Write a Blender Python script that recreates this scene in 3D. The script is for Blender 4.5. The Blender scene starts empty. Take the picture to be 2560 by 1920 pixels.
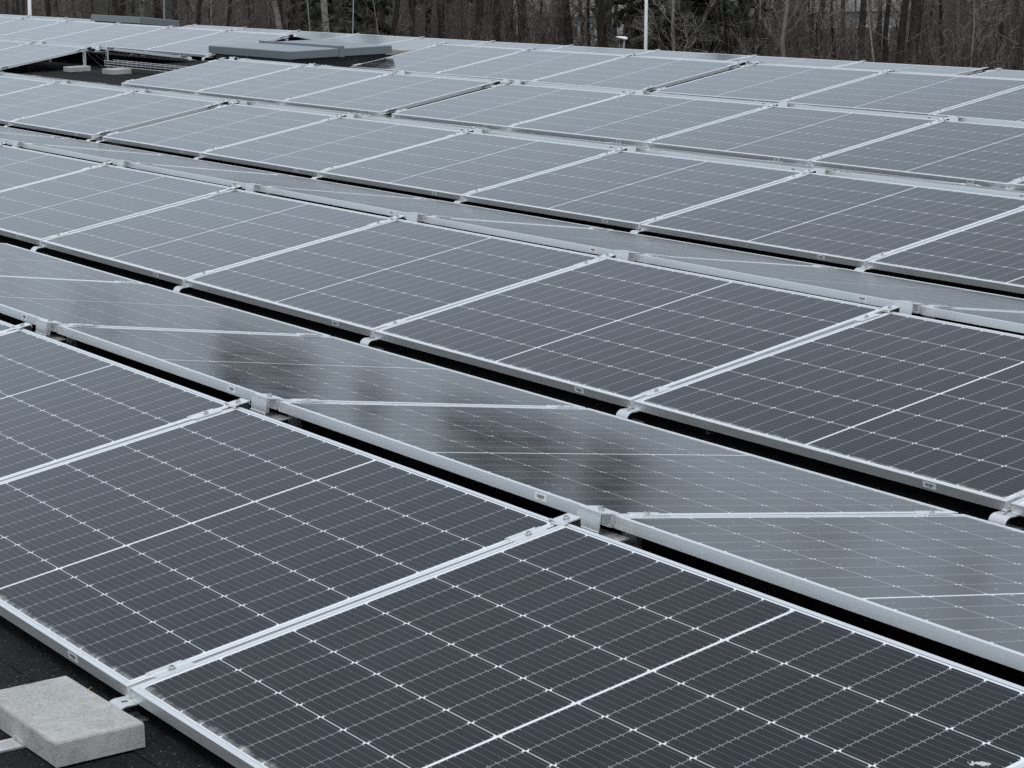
import bpy, math, random
from mathutils import Vector, Matrix

# ------------------------------------------------------------------ camera, world, sun, exposure
SC = bpy.context.scene
COL = SC.collection
IMG_W, IMG_H, FOC = 2560.0, 1920.0, 5878.987
CAM = Vector((11.44064, -4.41295, 1.59391))
YAW, PITCH, ROLL = math.radians(147.57828), math.radians(11.34638), math.radians(-1.54441)
FWD = Vector((math.cos(YAW) * math.cos(PITCH), math.sin(YAW) * math.cos(PITCH), -math.sin(PITCH)))
RGT0 = Vector((math.sin(YAW), -math.cos(YAW), 0))
UP0 = RGT0.cross(FWD)
RGT = math.cos(ROLL) * RGT0 + math.sin(ROLL) * UP0
UPV = -math.sin(ROLL) * RGT0 + math.cos(ROLL) * UP0

cd = bpy.data.cameras.new('camera')
cam = bpy.data.objects.new('camera', cd)
COL.objects.link(cam)
cd.sensor_width = 36.0
cd.lens = FOC / IMG_W * 36.0
cd.clip_start, cd.clip_end = 0.1, 6000
mw = Matrix.Identity(4)
for r in range(3):
    mw[r][0], mw[r][1], mw[r][2], mw[r][3] = RGT[r], UPV[r], -FWD[r], CAM[r]
cam.matrix_world = mw
SC.camera = cam

SUN_EL, SUN_AZ = math.radians(60), math.radians(-38)      # sun behind cloud, high behind the viewer
world = bpy.data.worlds.new('World')
SC.world = world
world.use_nodes = True
wt = world.node_tree
bg = wt.nodes['Background']
sky = wt.nodes.new('ShaderNodeTexSky')
sky.sky_type = 'NISHITA'
sky.sun_disc = False
sky.sun_elevation = SUN_EL
sky.sun_rotation = math.radians(90) - SUN_AZ
sky.air_density, sky.dust_density, sky.ozone_density = 1.0, 6.0, 1.5
hs = wt.nodes.new('ShaderNodeHueSaturation')              # overcast: most of the blue is gone
hs.inputs['Saturation'].default_value = 0.42
wt.links.new(sky.outputs[0], hs.inputs['Color'])
veil = wt.nodes.new('ShaderNodeMix')                       # an even layer of cloud over the sky
veil.data_type = 'RGBA'
veil.inputs[0].default_value = 0.72
wt.links.new(hs.outputs[0], veil.inputs[6])
# cloud brightness: a bright band low in front of the viewer, thicker cloud overhead and behind
wtc = wt.nodes.new('ShaderNodeTexCoord')
wsep = wt.nodes.new('ShaderNodeSeparateXYZ')
wt.links.new(wtc.outputs['Generated'], wsep.inputs[0])
band = wt.nodes.new('ShaderNodeValToRGB')
wt.links.new(wsep.outputs[2], band.inputs[0])
els = band.color_ramp.elements
els[0].position, els[0].color = 0.0, (0.66, 0.66, 0.66, 1)
els[1].position, els[1].color = 1.0, (0.95, 0.95, 0.95, 1)
for ps, vv in ((0.10, 0.72), (0.26, 0.92), (0.32, 0.68), (0.39, 0.51), (0.55, 0.44)):
    e_ = els.new(ps); e_.color = (vv, vv, vv, 1)
wdot = wt.nodes.new('ShaderNodeVectorMath'); wdot.operation = 'DOT_PRODUCT'
wt.links.new(wtc.outputs['Generated'], wdot.inputs[0])
wdot.inputs[1].default_value = (math.cos(math.radians(135)), math.sin(math.radians(135)), 0.25)
wfac = wt.nodes.new('ShaderNodeMapRange')
wt.links.new(wdot.outputs['Value'], wfac.inputs[0])
wfac.inputs[1].default_value, wfac.inputs[2].default_value = -0.8, 1.0
wfac.inputs[3].default_value, wfac.inputs[4].default_value = 1.02, 1.45
wmul = wt.nodes.new('ShaderNodeVectorMath'); wmul.operation = 'SCALE'
wt.links.new(band.outputs[0], wmul.inputs[0]); wt.links.new(wfac.outputs[0], wmul.inputs['Scale'])
wcol = wt.nodes.new('ShaderNodeVectorMath'); wcol.operation = 'MULTIPLY'
wt.links.new(wmul.outputs[0], wcol.inputs[0])
wcol.inputs[1].default_value = (5.0, 5.82, 6.65)
wt.links.new(wcol.outputs[0], veil.inputs[7])
wt.links.new(veil.outputs[2], bg.inputs[0])
bg.inputs[1].default_value = 0.12

sl = bpy.data.lights.new('sun', 'SUN')
sl.energy, sl.angle, sl.color = 0.95, math.radians(20), (1.0, 0.965, 0.92)
sun = bpy.data.objects.new('sun', sl)
COL.objects.link(sun)
sd = Vector((math.cos(SUN_AZ) * math.cos(SUN_EL), math.sin(SUN_AZ) * math.cos(SUN_EL), math.sin(SUN_EL)))
sun.rotation_euler = sd.to_track_quat('Z', 'Y').to_euler()

SC.view_settings.view_transform = 'Standard'
SC.view_settings.look = 'None'
SC.view_settings.exposure = 0.30
SC.view_settings.gamma = 1.0
SC.render.engine = 'CYCLES'
SC.cycles.max_bounces = 7
SC.cycles.use_denoising = False


# ------------------------------------------------------------------ helpers
def proj(pt):
    d = Vector(pt) - CAM
    zc = d.dot(FWD)
    return IMG_W / 2 + FOC * d.dot(RGT) / zc, IMG_H / 2 - FOC * d.dot(UPV) / zc, zc


def ray(u, v):
    return FWD + (u - IMG_W / 2) / FOC * RGT + (IMG_H / 2 - v) / FOC * UPV


def on_z(u, v, z):
    d = ray(u, v)
    return CAM + d * ((z - CAM.z) / d.z)


def at_dist(u, v, dist):
    d = ray(u, v)
    return CAM + d * (dist / math.hypot(d.x, d.y))


class MB:
    """collects faces; build() links them as one mesh object"""
    def __init__(s):
        s.v, s.f, s.m = [], [], []

    def quad(s, pts, mi=0):
        n = len(s.v)
        s.v += [tuple(p) for p in pts]
        s.f.append(tuple(range(n, n + len(pts))))
        s.m.append(mi)

    def box(s, x0, x1, y0, y1, z0, z1, mi=0, T=None):
        c = [(x0, y0, z0), (x1, y0, z0), (x1, y1, z0), (x0, y1, z0), (x0, y0, z1), (x1, y0, z1), (x1, y1, z1), (x0, y1, z1)]
        if T: c = [tuple(T @ Vector(p)) for p in c]
        n = len(s.v)
        s.v += c
        for q in ((0, 3, 2, 1), (4, 5, 6, 7), (0, 1, 5, 4), (1, 2, 6, 5), (2, 3, 7, 6), (3, 0, 4, 7)):
            s.f.append(tuple(n + i for i in q)); s.m.append(mi)

    def tube(s, pts, rad, n=6, cap=True, mi=0):
        base = len(s.v)
        pts = [Vector(p) for p in pts]
        for i, p in enumerate(pts):
            t = (pts[min(i + 1, len(pts) - 1)] - pts[max(i - 1, 0)]).normalized()
            a = t.orthogonal().normalized() if abs(t.z) > 0.98 else t.cross(Vector((0, 0, 1))).normalized()
            b = t.cross(a)
            for k in range(n):
                w = 2 * math.pi * k / n
                s.v.append(tuple(p + rad[i] * (math.cos(w) * a + math.sin(w) * b)))
        for i in range(len(pts) - 1):
            for k in range(n):
                a0, a1 = base + i * n + k, base + i * n + (k + 1) % n
                s.f.append((a0, a1, a1 + n, a0 + n)); s.m.append(mi)
        if cap:
            s.f.append(tuple(base + k for k in range(n - 1, -1, -1))); s.m.append(mi)
            e = base + (len(pts) - 1) * n
            s.f.append(tuple(e + k for k in range(n))); s.m.append(mi)

    def mesh(s, name, mats):
        me = bpy.data.meshes.new(name)
        me.from_pydata(s.v, [], s.f)
        for m in (mats if isinstance(mats, (list, tuple)) else [mats]):
            me.materials.append(m)
        if any(s.m): me.polygons.foreach_set('material_index', s.m)
        me.update()
        return me

    def build(s, name, mats, parent=None, smooth=False):
        me = s.mesh(name, mats)
        if smooth: me.polygons.foreach_set('use_smooth', [True] * len(me.polygons))
        return link(name, me, parent)


def link(name, me, parent=None):
    o = bpy.data.objects.new(name, me)
    COL.objects.link(o)
    if parent is not None: o.parent = parent
    return o


def tag(o, label=None, cat=None, group=None, kind=None):
    for k, val in (('label', label), ('category', cat), ('group', group), ('kind', kind)):
        if val: o[k] = val
    return o


def empty(name, loc=(0, 0, 0), rot=(0, 0, 0)):
    o = bpy.data.objects.new(name, None)
    o.empty_display_size = 0.1
    COL.objects.link(o)
    o.location, o.rotation_euler = loc, rot
    return o


def copy_tree(o, parent=None):
    c = o.copy()
    COL.objects.link(c)
    if parent is not None: c.parent = parent
    for ch in list(o.children): copy_tree(ch, c)
    return c


ORD = ('zeroth first second third fourth fifth sixth seventh eighth ninth tenth eleventh twelfth thirteenth fourteenth '
       'fifteenth sixteenth seventeenth eighteenth nineteenth twentieth').split()
for _t in ('twenty', 'thirty', 'forty', 'fifty'):
    if _t != 'twenty': ORD.append({'thirty': 'thirtieth', 'forty': 'fortieth', 'fifty': 'fiftieth'}[_t])
    ORD += [_t + '-' + ORD[i] for i in range(1, 10)]


# ------------------------------------------------------------------ materials
class NT:
    """small wrapper to write node expressions"""
    def __init__(s, name):
        s.mat = bpy.data.materials.new(name)
        s.mat.use_nodes = True
        s.t = s.mat.node_tree
        s.b = s.t.nodes['Principled BSDF']
        s.out = s.t.nodes['Material Output']

    def n(s, typ, **kw):
        nd = s.t.nodes.new(typ)
        for k, v in kw.items(): setattr(nd, k, v)
        return nd

    def set(s, sock, val):
        if hasattr(val, 'is_output'): s.t.links.new(val, sock)
        else: sock.default_value = val

    def m(s, op, a, b=0.0, c=0.0):
        nd = s.n('ShaderNodeMath', operation=op)
        s.set(nd.inputs[0], a); s.set(nd.inputs[1], b); s.set(nd.inputs[2], c)
        return nd.outputs[0]

    def mix(s, fac, a, b):
        nd = s.n('ShaderNodeMix', data_type='RGBA')
        s.set(nd.inputs[0], fac)
        for sock, v in ((nd.inputs[6], a), (nd.inputs[7], b)):
            s.set(sock, v if hasattr(v, 'is_output') else (v[0], v[1], v[2], 1.0))
        return nd.outputs[2]

    def coord(s, kind='Object'):
        return s.n('ShaderNodeTexCoord').outputs[kind]

    def sep(s, vec):
        nd = s.n('ShaderNodeSeparateXYZ'); s.set(nd.inputs[0], vec)
        return nd.outputs

    def noise(s, vec, scale, detail=3, rough=0.55, scl=None):
        if scl:
            mp = s.n('ShaderNodeMapping'); s.set(mp.inputs[0], vec); mp.inputs['Scale'].default_value = scl
            vec = mp.outputs[0]
        nd = s.n('ShaderNodeTexNoise'); s.set(nd.inputs['Vector'], vec)
        nd.inputs['Scale'].default_value = scale
        nd.inputs['Detail'].default_value = detail
        nd.inputs['Roughness'].default_value = rough
        return nd.outputs[0]

    def voro(s, vec, scale, out='Distance', rnd=1.0):
        nd = s.n('ShaderNodeTexVoronoi'); s.set(nd.inputs['Vector'], vec)
        nd.inputs['Scale'].default_value = scale
        nd.inputs['Randomness'].default_value = rnd
        return nd.outputs[out]

    def ramp(s, fac, lo, hi, a=0.0, b=1.0):
        nd = s.n('ShaderNodeMapRange')
        s.set(nd.inputs[0], fac)
        nd.inputs[1].default_value, nd.inputs[2].default_value = lo, hi
        nd.inputs[3].default_value, nd.inputs[4].default_value = a, b
        return nd.outputs[0]

    def bump(s, h, strength, dist=0.01):
        nd = s.n('ShaderNodeBump'); s.set(nd.inputs['Height'], h)
        nd.inputs['Strength'].default_value, nd.inputs['Distance'].default_value = strength, dist
        s.t.links.new(nd.outputs[0], s.b.inputs['Normal'])

    def p(s, **kw):
        for k, v in kw.items():
            key = {'base': 'Base Color', 'metal': 'Metallic', 'rough': 'Roughness', 'ior': 'IOR', 'spec': 'Specular IOR Level',
                   'sheen': 'Sheen Weight', 'sheenr': 'Sheen Roughness'}[k]
            sock = s.b.inputs[key]
            if key == 'Base Color' and not hasattr(v, 'is_output'): v = (v[0], v[1], v[2], 1.0)
            s.set(sock, v)
        return s


def simple(name, col, rough=0.6, metal=0.0, var=0.15, scale=8.0, spec=0.5):
    k = NT(name)
    nz = k.noise(k.coord(), scale, 4)
    lo = tuple(c * (1 - var) for c in col); hi = tuple(min(1, c * (1 + var)) for c in col)
    k.p(base=k.mix(nz, lo, hi), rough=k.ramp(nz, 0.2, 0.8, rough * 0.85, min(1, rough * 1.15)), metal=metal, spec=spec)
    return k.mat


PL, PW, PH = 1.722, 1.134, 0.030          # panel length, width, frame height


def mat_cells(name, drops):
    k = NT(name)
    co = k.coord()
    x, y, z = k.sep(co)
    X = k.m('MULTIPLY', x, 1000.0); Y = k.m('MULTIPLY', y, 1000.0)      # millimetres from the panel's low left corner
    a = k.m('SUBTRACT', X, PL * 500)
    d = k.m('SUBTRACT', k.m('ABSOLUTE', a), 4.0)
    pit = 92.55
    fu = k.m('MODULO', k.m('MAXIMUM', d, 0.0), pit)
    du = k.m('MINIMUM', fu, k.m('SUBTRACT', pit, fu))
    b = k.m('SUBTRACT', Y, 18.0)
    piv = 183.0
    fv = k.m('MODULO', k.m('MAXIMUM', b, 0.0), piv)
    dv = k.m('MINIMUM', fv, k.m('SUBTRACT', piv, fv))
    inside = k.m('MULTIPLY', k.m('MULTIPLY', k.m('GREATER_THAN', d, 0.0), k.m('LESS_THAN', d, 833.0)),
                 k.m('MULTIPLY', k.m('GREATER_THAN', b, 0.0), k.m('LESS_THAN', b, 1098.0)))
    gap = k.m('MAXIMUM', k.m('LESS_THAN', du, 1.15), k.m('LESS_THAN', dv, 1.4))
    # cut cell corners: two of the four at each crossing
    sx = k.m('MULTIPLY', k.m('SUBTRACT', k.m('LESS_THAN', fu, pit / 2), 0.5), k.m('SIGN', a))
    sy = k.m('SUBTRACT', k.m('LESS_THAN', fv, piv / 2), 0.5)
    diag = k.m('GREATER_THAN', k.m('MULTIPLY', sx, sy), 0.0)
    cut = k.m('MULTIPLY', k.m('LESS_THAN', k.m('ADD', du, dv), 9.5), diag)
    white = k.m('MAXIMUM', k.m('MAXIMUM', gap, cut), k.m('SUBTRACT', 1.0, inside))
    bt = k.m('ABSOLUTE', k.m('SUBTRACT', k.m('MODULO', k.m('MAXIMUM', b, 0.0), 18.3), 9.15))
    bus = k.m('LESS_THAN', bt, 0.22)
    pad = k.m('MULTIPLY', k.m('LESS_THAN', bt, 0.75), k.m('MULTIPLY', k.m('GREATER_THAN', du, 3.2), k.m('LESS_THAN', du, 6.2)))
    info = k.n('ShaderNodeObjectInfo')
    # each cell has a slightly different blue-black
    cx = k.m('FLOOR', k.m('DIVIDE', X, pit)); cy = k.m('FLOOR', k.m('DIVIDE', b, piv))
    wn = k.n('ShaderNodeTexWhiteNoise', noise_dimensions='3D')
    cmb = k.n('ShaderNodeCombineXYZ')
    k.set(cmb.inputs[0], cx); k.set(cmb.inputs[1], cy); k.set(cmb.inputs[2], info.outputs['Random'])
    k.set(wn.inputs['Vector'], cmb.outputs[0])
    cell = k.mix(wn.outputs[0], (0.0060, 0.0070, 0.0120), (0.0095, 0.0110, 0.0170))
    c1 = k.mix(k.m('MULTIPLY', bus, 0.75), cell, (0.32, 0.33, 0.36))
    c2 = k.mix(pad, c1, (0.55, 0.57, 0.60))
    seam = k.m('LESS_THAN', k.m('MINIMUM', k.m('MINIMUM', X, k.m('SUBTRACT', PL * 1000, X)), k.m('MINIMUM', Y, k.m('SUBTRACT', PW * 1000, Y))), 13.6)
    cross = k.m('MAXIMUM', cut, k.m('MAXIMUM', k.m('SUBTRACT', 1.0, inside), k.m('LESS_THAN', d, 0.0)))
    lines = k.mix(k.m('LESS_THAN', dv, 1.4), (0.27, 0.285, 0.30), (0.43, 0.455, 0.475))
    lines = k.mix(cross, lines, (0.76, 0.79, 0.82))
    c3 = k.mix(white, c2, lines)
    c3 = k.mix(seam, c3, (0.16, 0.165, 0.17))  # grey sealant line that also paints in the groove's shade inside the rim
    # dirt: a thin even film, a dusty strip that gathers at the low edge, dried drops
    off = k.n('ShaderNodeVectorMath', operation='ADD')
    k.set(off.inputs[0], co)
    cmb2 = k.n('ShaderNodeCombineXYZ')
    k.set(cmb2.inputs[0], k.m('MULTIPLY', info.outputs['Random'], 37.0)); k.set(cmb2.inputs[1], k.m('MULTIPLY', info.outputs['Random'], 91.0))
    k.set(off.inputs[1], cmb2.outputs[0])
    pv = off.outputs[0]
    film = k.ramp(k.noise(pv, 3.0, 5, 0.6), 0.25, 0.8, 0.002, 0.016 if drops < 0.5 else 0.035)
    edge_n = k.noise(pv, 22.0, 4, 0.7)
    edge = k.m('MULTIPLY', k.ramp(k.m('ADD', Y, k.m('MULTIPLY', edge_n, -46.0)), -14.0, 10.0, 0.75, 0.0), k.ramp(edge_n, 0.3, 0.6, 0.25, 1.0))
    dist = k.voro(pv, 34.0)
    dcol = k.n('ShaderNodeTexVoronoi'); k.set(dcol.inputs['Vector'], pv); dcol.inputs['Scale'].default_value = 34.0
    pick = k.m('GREATER_THAN', k.sep(dcol.outputs['Color'])[0], 0.66)
    drop = k.m('MULTIPLY', k.m('MULTIPLY', k.m('LESS_THAN', dist, 0.15), pick), k.ramp(k.noise(pv, 2.2, 2), 0.38, 0.60, 0.0, drops))
    dirt = k.m('MINIMUM', k.m('ADD', k.m('ADD', film, edge), drop), 0.8)
    col = k.mix(dirt, c3, (0.50, 0.51, 0.50))
    rn = k.noise(pv, 6.0, 4)
    k.p(base=col, rough=k.ramp(rn, 0.3, 0.7, 0.085, 0.125) if drops < 0.5 else k.ramp(rn, 0.3, 0.7, 0.115, 0.165), ior=1.27, sheen=0.05, sheenr=0.35)
    k.bump(k.noise(pv, 3.0, 2), 0.012, 0.02)
    return k.mat


def mat_alu(name, base=(0.86, 0.88, 0.89), rough=0.36, var=0.06, scl=(1, 30, 30), metal=1.0):
    k = NT(name)
    nz = k.noise(k.coord(), 9.0, 4, 0.6, scl)
    lo = tuple(c * (1 - var) for c in base)
    k.p(base=k.mix(nz, lo, base), metal=metal, rough=k.ramp(nz, 0.3, 0.7, rough - 0.05, rough + 0.07))
    return k.mat


M = {}
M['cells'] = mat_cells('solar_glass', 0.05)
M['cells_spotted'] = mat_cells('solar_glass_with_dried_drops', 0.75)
M['frame'] = mat_alu('anodised_frame', (0.90, 0.92, 0.93), 0.42, metal=0.75)
M['mill'] = mat_alu('mill_aluminium', (0.95, 0.96, 0.965), 0.30, 0.12, (6, 6, 20), metal=0.75)
M['bolt'] = mat_alu('stainless_bolt', (0.62, 0.63, 0.63), 0.30, 0.15)
M['rubber'] = simple('black_rubber', (0.012, 0.012, 0.013), 0.7)
M['backsheet'] = simple('backsheet', (0.05, 0.05, 0.055), 0.35)
M['sticker'] = simple('white_sticker', (0.82, 0.84, 0.86), 0.5, var=0.03)
M['ink'] = simple('black_ink', (0.03, 0.03, 0.035), 0.6)
M['zinc'] = mat_alu('grey_coated_sheet', (0.170, 0.195, 0.215), 0.32, 0.18, (2, 2, 4), metal=0.0)
M['zinc'].node_tree.nodes['Principled BSDF'].inputs['IOR'].default_value = 1.6
M['cable'] = simple('black_cable', (0.012, 0.012, 0.014), 0.35)
M['wire'] = mat_alu('galvanised_wire', (0.86, 0.88, 0.90), 0.4, metal=0.6)


def mat_roof():
    k = NT('bitumen_felt')
    co = k.coord()
    g = k.voro(co, 300.0, 'Color')
    gx = k.sep(g)[0]
    pat = k.noise(co, 1.6, 5, 0.6)
    stain = k.ramp(k.noise(co, 9.0, 5, 0.75), 0.45, 0.7)
    c = k.mix(gx, (0.004, 0.0042, 0.0046), (0.036, 0.038, 0.041))
    c = k.mix(k.ramp(pat, 0.35, 0.7, 0.0, 0.5), c, (0.005, 0.0047, 0.0046))
    c = k.mix(k.m('MULTIPLY', stain, 0.5), c, (0.036, 0.031, 0.027))
    sparkle = k.m('GREATER_THAN', gx, 0.99)
    c = k.mix(k.m('MULTIPLY', sparkle, 0.7), c, (0.22, 0.22, 0.22))
    k.p(base=c, rough=0.9, spec=0.12)
    k.bump(k.m('ADD', k.voro(co, 300.0), k.m('MULTIPLY', k.noise(co, 60.0, 4), 1.5)), 0.9, 0.004)
    return k.mat


def mat_concrete():
    k = NT('concrete')
    co = k.coord()
    big = k.noise(co, 9.0, 5, 0.65)
    fine = k.noise(co, 160.0, 3, 0.7)
    c = k.mix(k.ramp(big, 0.3, 0.7), (0.24, 0.24, 0.226), (0.41, 0.413, 0.40))
    c = k.mix(k.ramp(fine, 0.35, 0.75, 0.0, 0.7), c, (0.58, 0.59, 0.58))
    c = k.mix(k.ramp(k.noise(co, 14.0, 5, 0.7), 0.52, 0.72, 0.0, 0.5), c, (0.20, 0.185, 0.16))
    hole = k.m('MULTIPLY', k.m('LESS_THAN', k.voro(co, 95.0), 0.16), k.ramp(k.noise(co, 30.0), 0.5, 0.6))
    c = k.mix(k.m('MULTIPLY', hole, 0.7), c, (0.10, 0.095, 0.085))
    k.p(base=c, rough=0.92, spec=0.2)
    k.bump(k.m('ADD', fine, k.m('MULTIPLY', big, 0.6)), 0.5, 0.003)
    return k.mat


M['roof'] = mat_roof()
M['concrete'] = mat_concrete()


def mat_bark(name, lo, hi, pale=None):
    k = NT(name)
    co = k.coord()
    nz = k.noise(co, 5.0, 5, 0.7, (3, 3, 0.7))
    info = k.n('ShaderNodeObjectInfo').outputs['Random']
    c = k.mix(nz, lo, hi)
    if pale:
        band = k.ramp(k.noise(co, 3.0, 4, 0.7, (1, 1, 3.5)), 0.50, 0.58)
        c = k.mix(band, pale, c)
    c = k.mix(k.m('MULTIPLY', info, 0.45), c, tuple(0.5 * (a + b) * 0.55 for a, b in zip(lo, hi)))
    k.p(base=c, rough=0.9, spec=0.2)
    return k.mat


M['bark'] = mat_bark('dark_bark', (0.017, 0.015, 0.0135), (0.060, 0.053, 0.047))
M['greybark'] = mat_bark('grey_bark', (0.17, 0.155, 0.14), (0.36, 0.33, 0.30))
M['birch'] = mat_bark('birch_bark', (0.05, 0.045, 0.04), (0.10, 0.09, 0.08), (0.27, 0.255, 0.235))
M['twig'] = mat_bark('twig_bark', (0.075, 0.066, 0.058), (0.19, 0.168, 0.147))
M['needle'] = mat_bark('spruce_needles', (0.022, 0.027, 0.019), (0.055, 0.060, 0.044))


def mat_brush():
    k = NT('brushwood')
    co = k.coord()
    nz = k.noise(co, 0.35, 4, 0.7)
    f = k.noise(co, 3.0, 1, 0.5, (1, 1, 0.12))
    c = k.mix(k.ramp(nz, 0.35, 0.65), (0.028, 0.025, 0.022), (0.078, 0.058, 0.047))
    c = k.mix(k.ramp(f, 0.52, 0.68, 0.0, 0.8), c, (0.27, 0.25, 0.22))
    k.p(base=c, rough=0.9, spec=0.15)
    return k.mat


def mat_ground():
    k = NT('leaf_litter')
    co = k.coord()
    a = k.noise(co, 0.05, 6, 0.7)
    f = k.noise(co, 1.3, 5, 0.75)
    c = k.mix(f, (0.008, 0.0072, 0.0063), (0.024, 0.020, 0.0165))
    c = k.mix(k.ramp(a, 0.45, 0.65, 0.0, 0.55), c, (0.018, 0.018, 0.014))
    k.p(base=c, rough=0.95, spec=0.1)
    return k.mat


M['brush'] = mat_brush()
M['ground'] = mat_ground()

# ------------------------------------------------------------------ array geometry
S = 1.742
TILT = math.radians(8.92885)
RG, VG = 0.0969, 0.1894
CT, ST = PW * math.cos(TILT), PW * math.sin(TILT)
PER = 2 * CT + RG + VG
DZ = {1: 0.004, 2: 0.0, 3: 0.007, 4: 0.026, 5: 0.045}
ROOF_H = 0.075
FOLD_Y = 2 * PER + PER + CT + RG * 0.5       # roof ridge behind the fifth row
SLOPE2 = math.tan(math.radians(3.9))


def roof_z(y):
    ys = [-14.0, -PER, 0.0, PER, 2 * PER, 3 * PER, FOLD_Y]
    zs = [0.004, 0.004, 0.0, 0.007, 0.026, 0.045, 0.045]
    if y >= FOLD_Y: return zs[-1] - (y - FOLD_Y) * SLOPE2 - ROOF_H
    for i in range(len(ys) - 1):
        if y <= ys[i + 1]:
            t = max(0.0, (y - ys[i]) / (ys[i + 1] - ys[i]))
            return zs[i] + t * (zs[i + 1] - zs[i]) - ROOF_H
    return -ROOF_H


GROUND_Z = -8.0
# flat felt roof: overlapping lanes, outer walls down to the ground
rb = MB()
x0, x1, yb, yf = -48.0, 17.5, -11.0, 13.3
lanes = []
y = yb
while y < yf:
    y2 = min(y + 0.93, yf)
    cuts = [y] + ([FOLD_Y] if y < FOLD_Y < y2 else []) + [y2]
    for a, b in zip(cuts, cuts[1:]): lanes.append((a, b, y, y2))
    y = y2
prev = None
for a, b, ya, y2 in lanes:
    za = roof_z(a) + 0.003 * (1 - (a - ya) / (y2 - ya)); zb = roof_z(b) + 0.003 * (1 - (b - ya) / (y2 - ya))
    if prev is not None and abs(prev - za) > 1e-4: rb.quad([(x0, a, prev), (x1, a, prev), (x1, a, za), (x0, a, za)])
    rb.quad([(x0, a, za), (x1, a, za), (x1, b, zb), (x0, b, zb)])
    prev = zb
for (xa, ya, xb_, yb_) in ((x0, yb, x1, yb), (x1, yb, x1, yf), (x1, yf, x0, yf), (x0, yf, x0, yb)):
    rb.quad([(xa, ya, GROUND_Z - 1), (xb_, yb_, GROUND_Z - 1), (xb_, yb_, roof_z(yb_)), (xa, ya, roof_z(ya))])
roof = rb.build('flat_roof', M['roof'])
tag(roof, 'black bitumen felt flat roof that carries the solar panels', 'roof', kind='structure')


# ------------------------------------------------------------------ solar panel
def frame_mesh():
    mb = MB()
    prof = [(0.0, -PH), (0.0, -0.0009), (0.0009, 0.0), (0.0112, 0.0), (0.0118, -0.0006), (0.0118, -0.0018),
            (0.0030, -0.0075), (0.0016, -0.0085), (0.0016, -PH + 0.0016), (0.026, -PH + 0.0016), (0.026, -PH)]
    ring = lambda o, z: [(o, o, z), (PL - o, o, z), (PL - o, PW - o, z), (o, PW - o, z)]
    rings = [ring(o, z) for o, z in prof] + [ring(*prof[0])]
    for r0, r1 in zip(rings, rings[1:]):
        for i in range(4):
            j = (i + 1) % 4
            mb.quad([r0[i], r0[j], r1[j], r1[i]])
    return mb.mesh('frame', M['frame'])


def glass_mesh(mat):
    mb = MB()
    o = 0.0104
    mb.box(o, PL - o, o, PW - o, -0.0066, -0.0014, 0)
    me = mb.mesh('glass', [mat, M['backsheet']])
    me.polygons[0].material_index = 1                      # underside: dark backsheet
    return me


def sticker_mesh():
    mb = MB()
    w, h = 0.054, 0.0190
    mb.quad([(-w / 2, 0, -h / 2), (w / 2, 0, -h / 2), (w / 2, 0, h / 2), (-w / 2, 0, h / 2)])
    rnd = random.Random(4)
    x = -0.0175
    while x < 0.0165:                                      # barcode
        bw = rnd.choice((0.0006, 0.0011, 0.0017))
        mb.quad([(x, -0.0003, -0.0032), (x + bw, -0.0003, -0.0032), (x + bw, -0.0003, 0.0042), (x, -0.0003, 0.0042)], 1)
        x += bw + rnd.choice((0.0006, 0.0009, 0.0014))
    mb.quad([(-0.009, -0.0003, -0.0062), (0.007, -0.0003, -0.0062), (0.007, -0.0003, -0.0046), (-0.009, -0.0003, -0.0046)], 2)
    return mb.mesh('sticker', [M['sticker'], M['ink'], simple('grey_print', (0.30, 0.31, 0.33), 0.6)])


def jbox_mesh():
    mb = MB()
    mb.box(-0.06, 0.06, -0.03, 0.03, -0.045, -0.0072)
    mb.box(-0.052, 0.052, -0.024, 0.024, -0.050, -0.0452)
    return mb.mesh('junction_box', M['rubber'])


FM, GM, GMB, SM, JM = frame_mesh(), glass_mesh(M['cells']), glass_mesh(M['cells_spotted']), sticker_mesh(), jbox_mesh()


def make_panel(facing):
    e = empty('solar_panel')
    fr = link('frame', FM, e)
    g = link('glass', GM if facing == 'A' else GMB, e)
    st = link('sticker', SM, fr)
    if facing == 'A':
        st.location = (PL - 0.30, -0.0006, -0.0135)
    else:
        st.location = (0.30, PW + 0.0006, -0.0135)
        st.rotation_euler = (0, 0, math.pi)
    j = link('junction_box', JM, e)
    j.location = (PL * 0.5 - (0.48 if facing == 'B' else -0.48), PW - 0.17, 0)
    return e


# ------------------------------------------------------------------ panel mount (one at each joint)
RT = lambda sgn=1: Matrix.Rotation(-TILT, 4, 'X')      # gravity-true parts inside the tilted mount


def clamp_mb(y):
    mb = MB()
    L = 0.045
    # hat profile across the joint, along y
    prof = [(-0.0205, 0.0008), (-0.0205, 0.0034), (-0.0100, 0.0034), (-0.0090, 0.0016), (0.0090, 0.0016), (0.0100, 0.0034), (0.0205, 0.0034),
            (0.0205, 0.0008), (0.0112, 0.0008), (0.0100, -0.0120), (-0.0100, -0.0120), (-0.0112, 0.0008)]
    n = len(prof)
    for k in range(n):
        a, b = prof[k], prof[(k + 1) % n]
        mb.quad([(a[0], y - L, a[1]), (b[0], y - L, b[1]), (b[0], y + L, b[1]), (a[0], y + L, a[1])])
    for yy in (y - L, y + L):
        mb.quad([(p_[0], yy, p_[1]) for p_ in prof[:7] + prof[7:]])
    # raised lip along one side, shifted as on the extrusion
    mb.box(-0.0232, -0.0206, y - L - 0.008, y + L - 0.012, 0.0008, 0.0052)
    return mb


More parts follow.
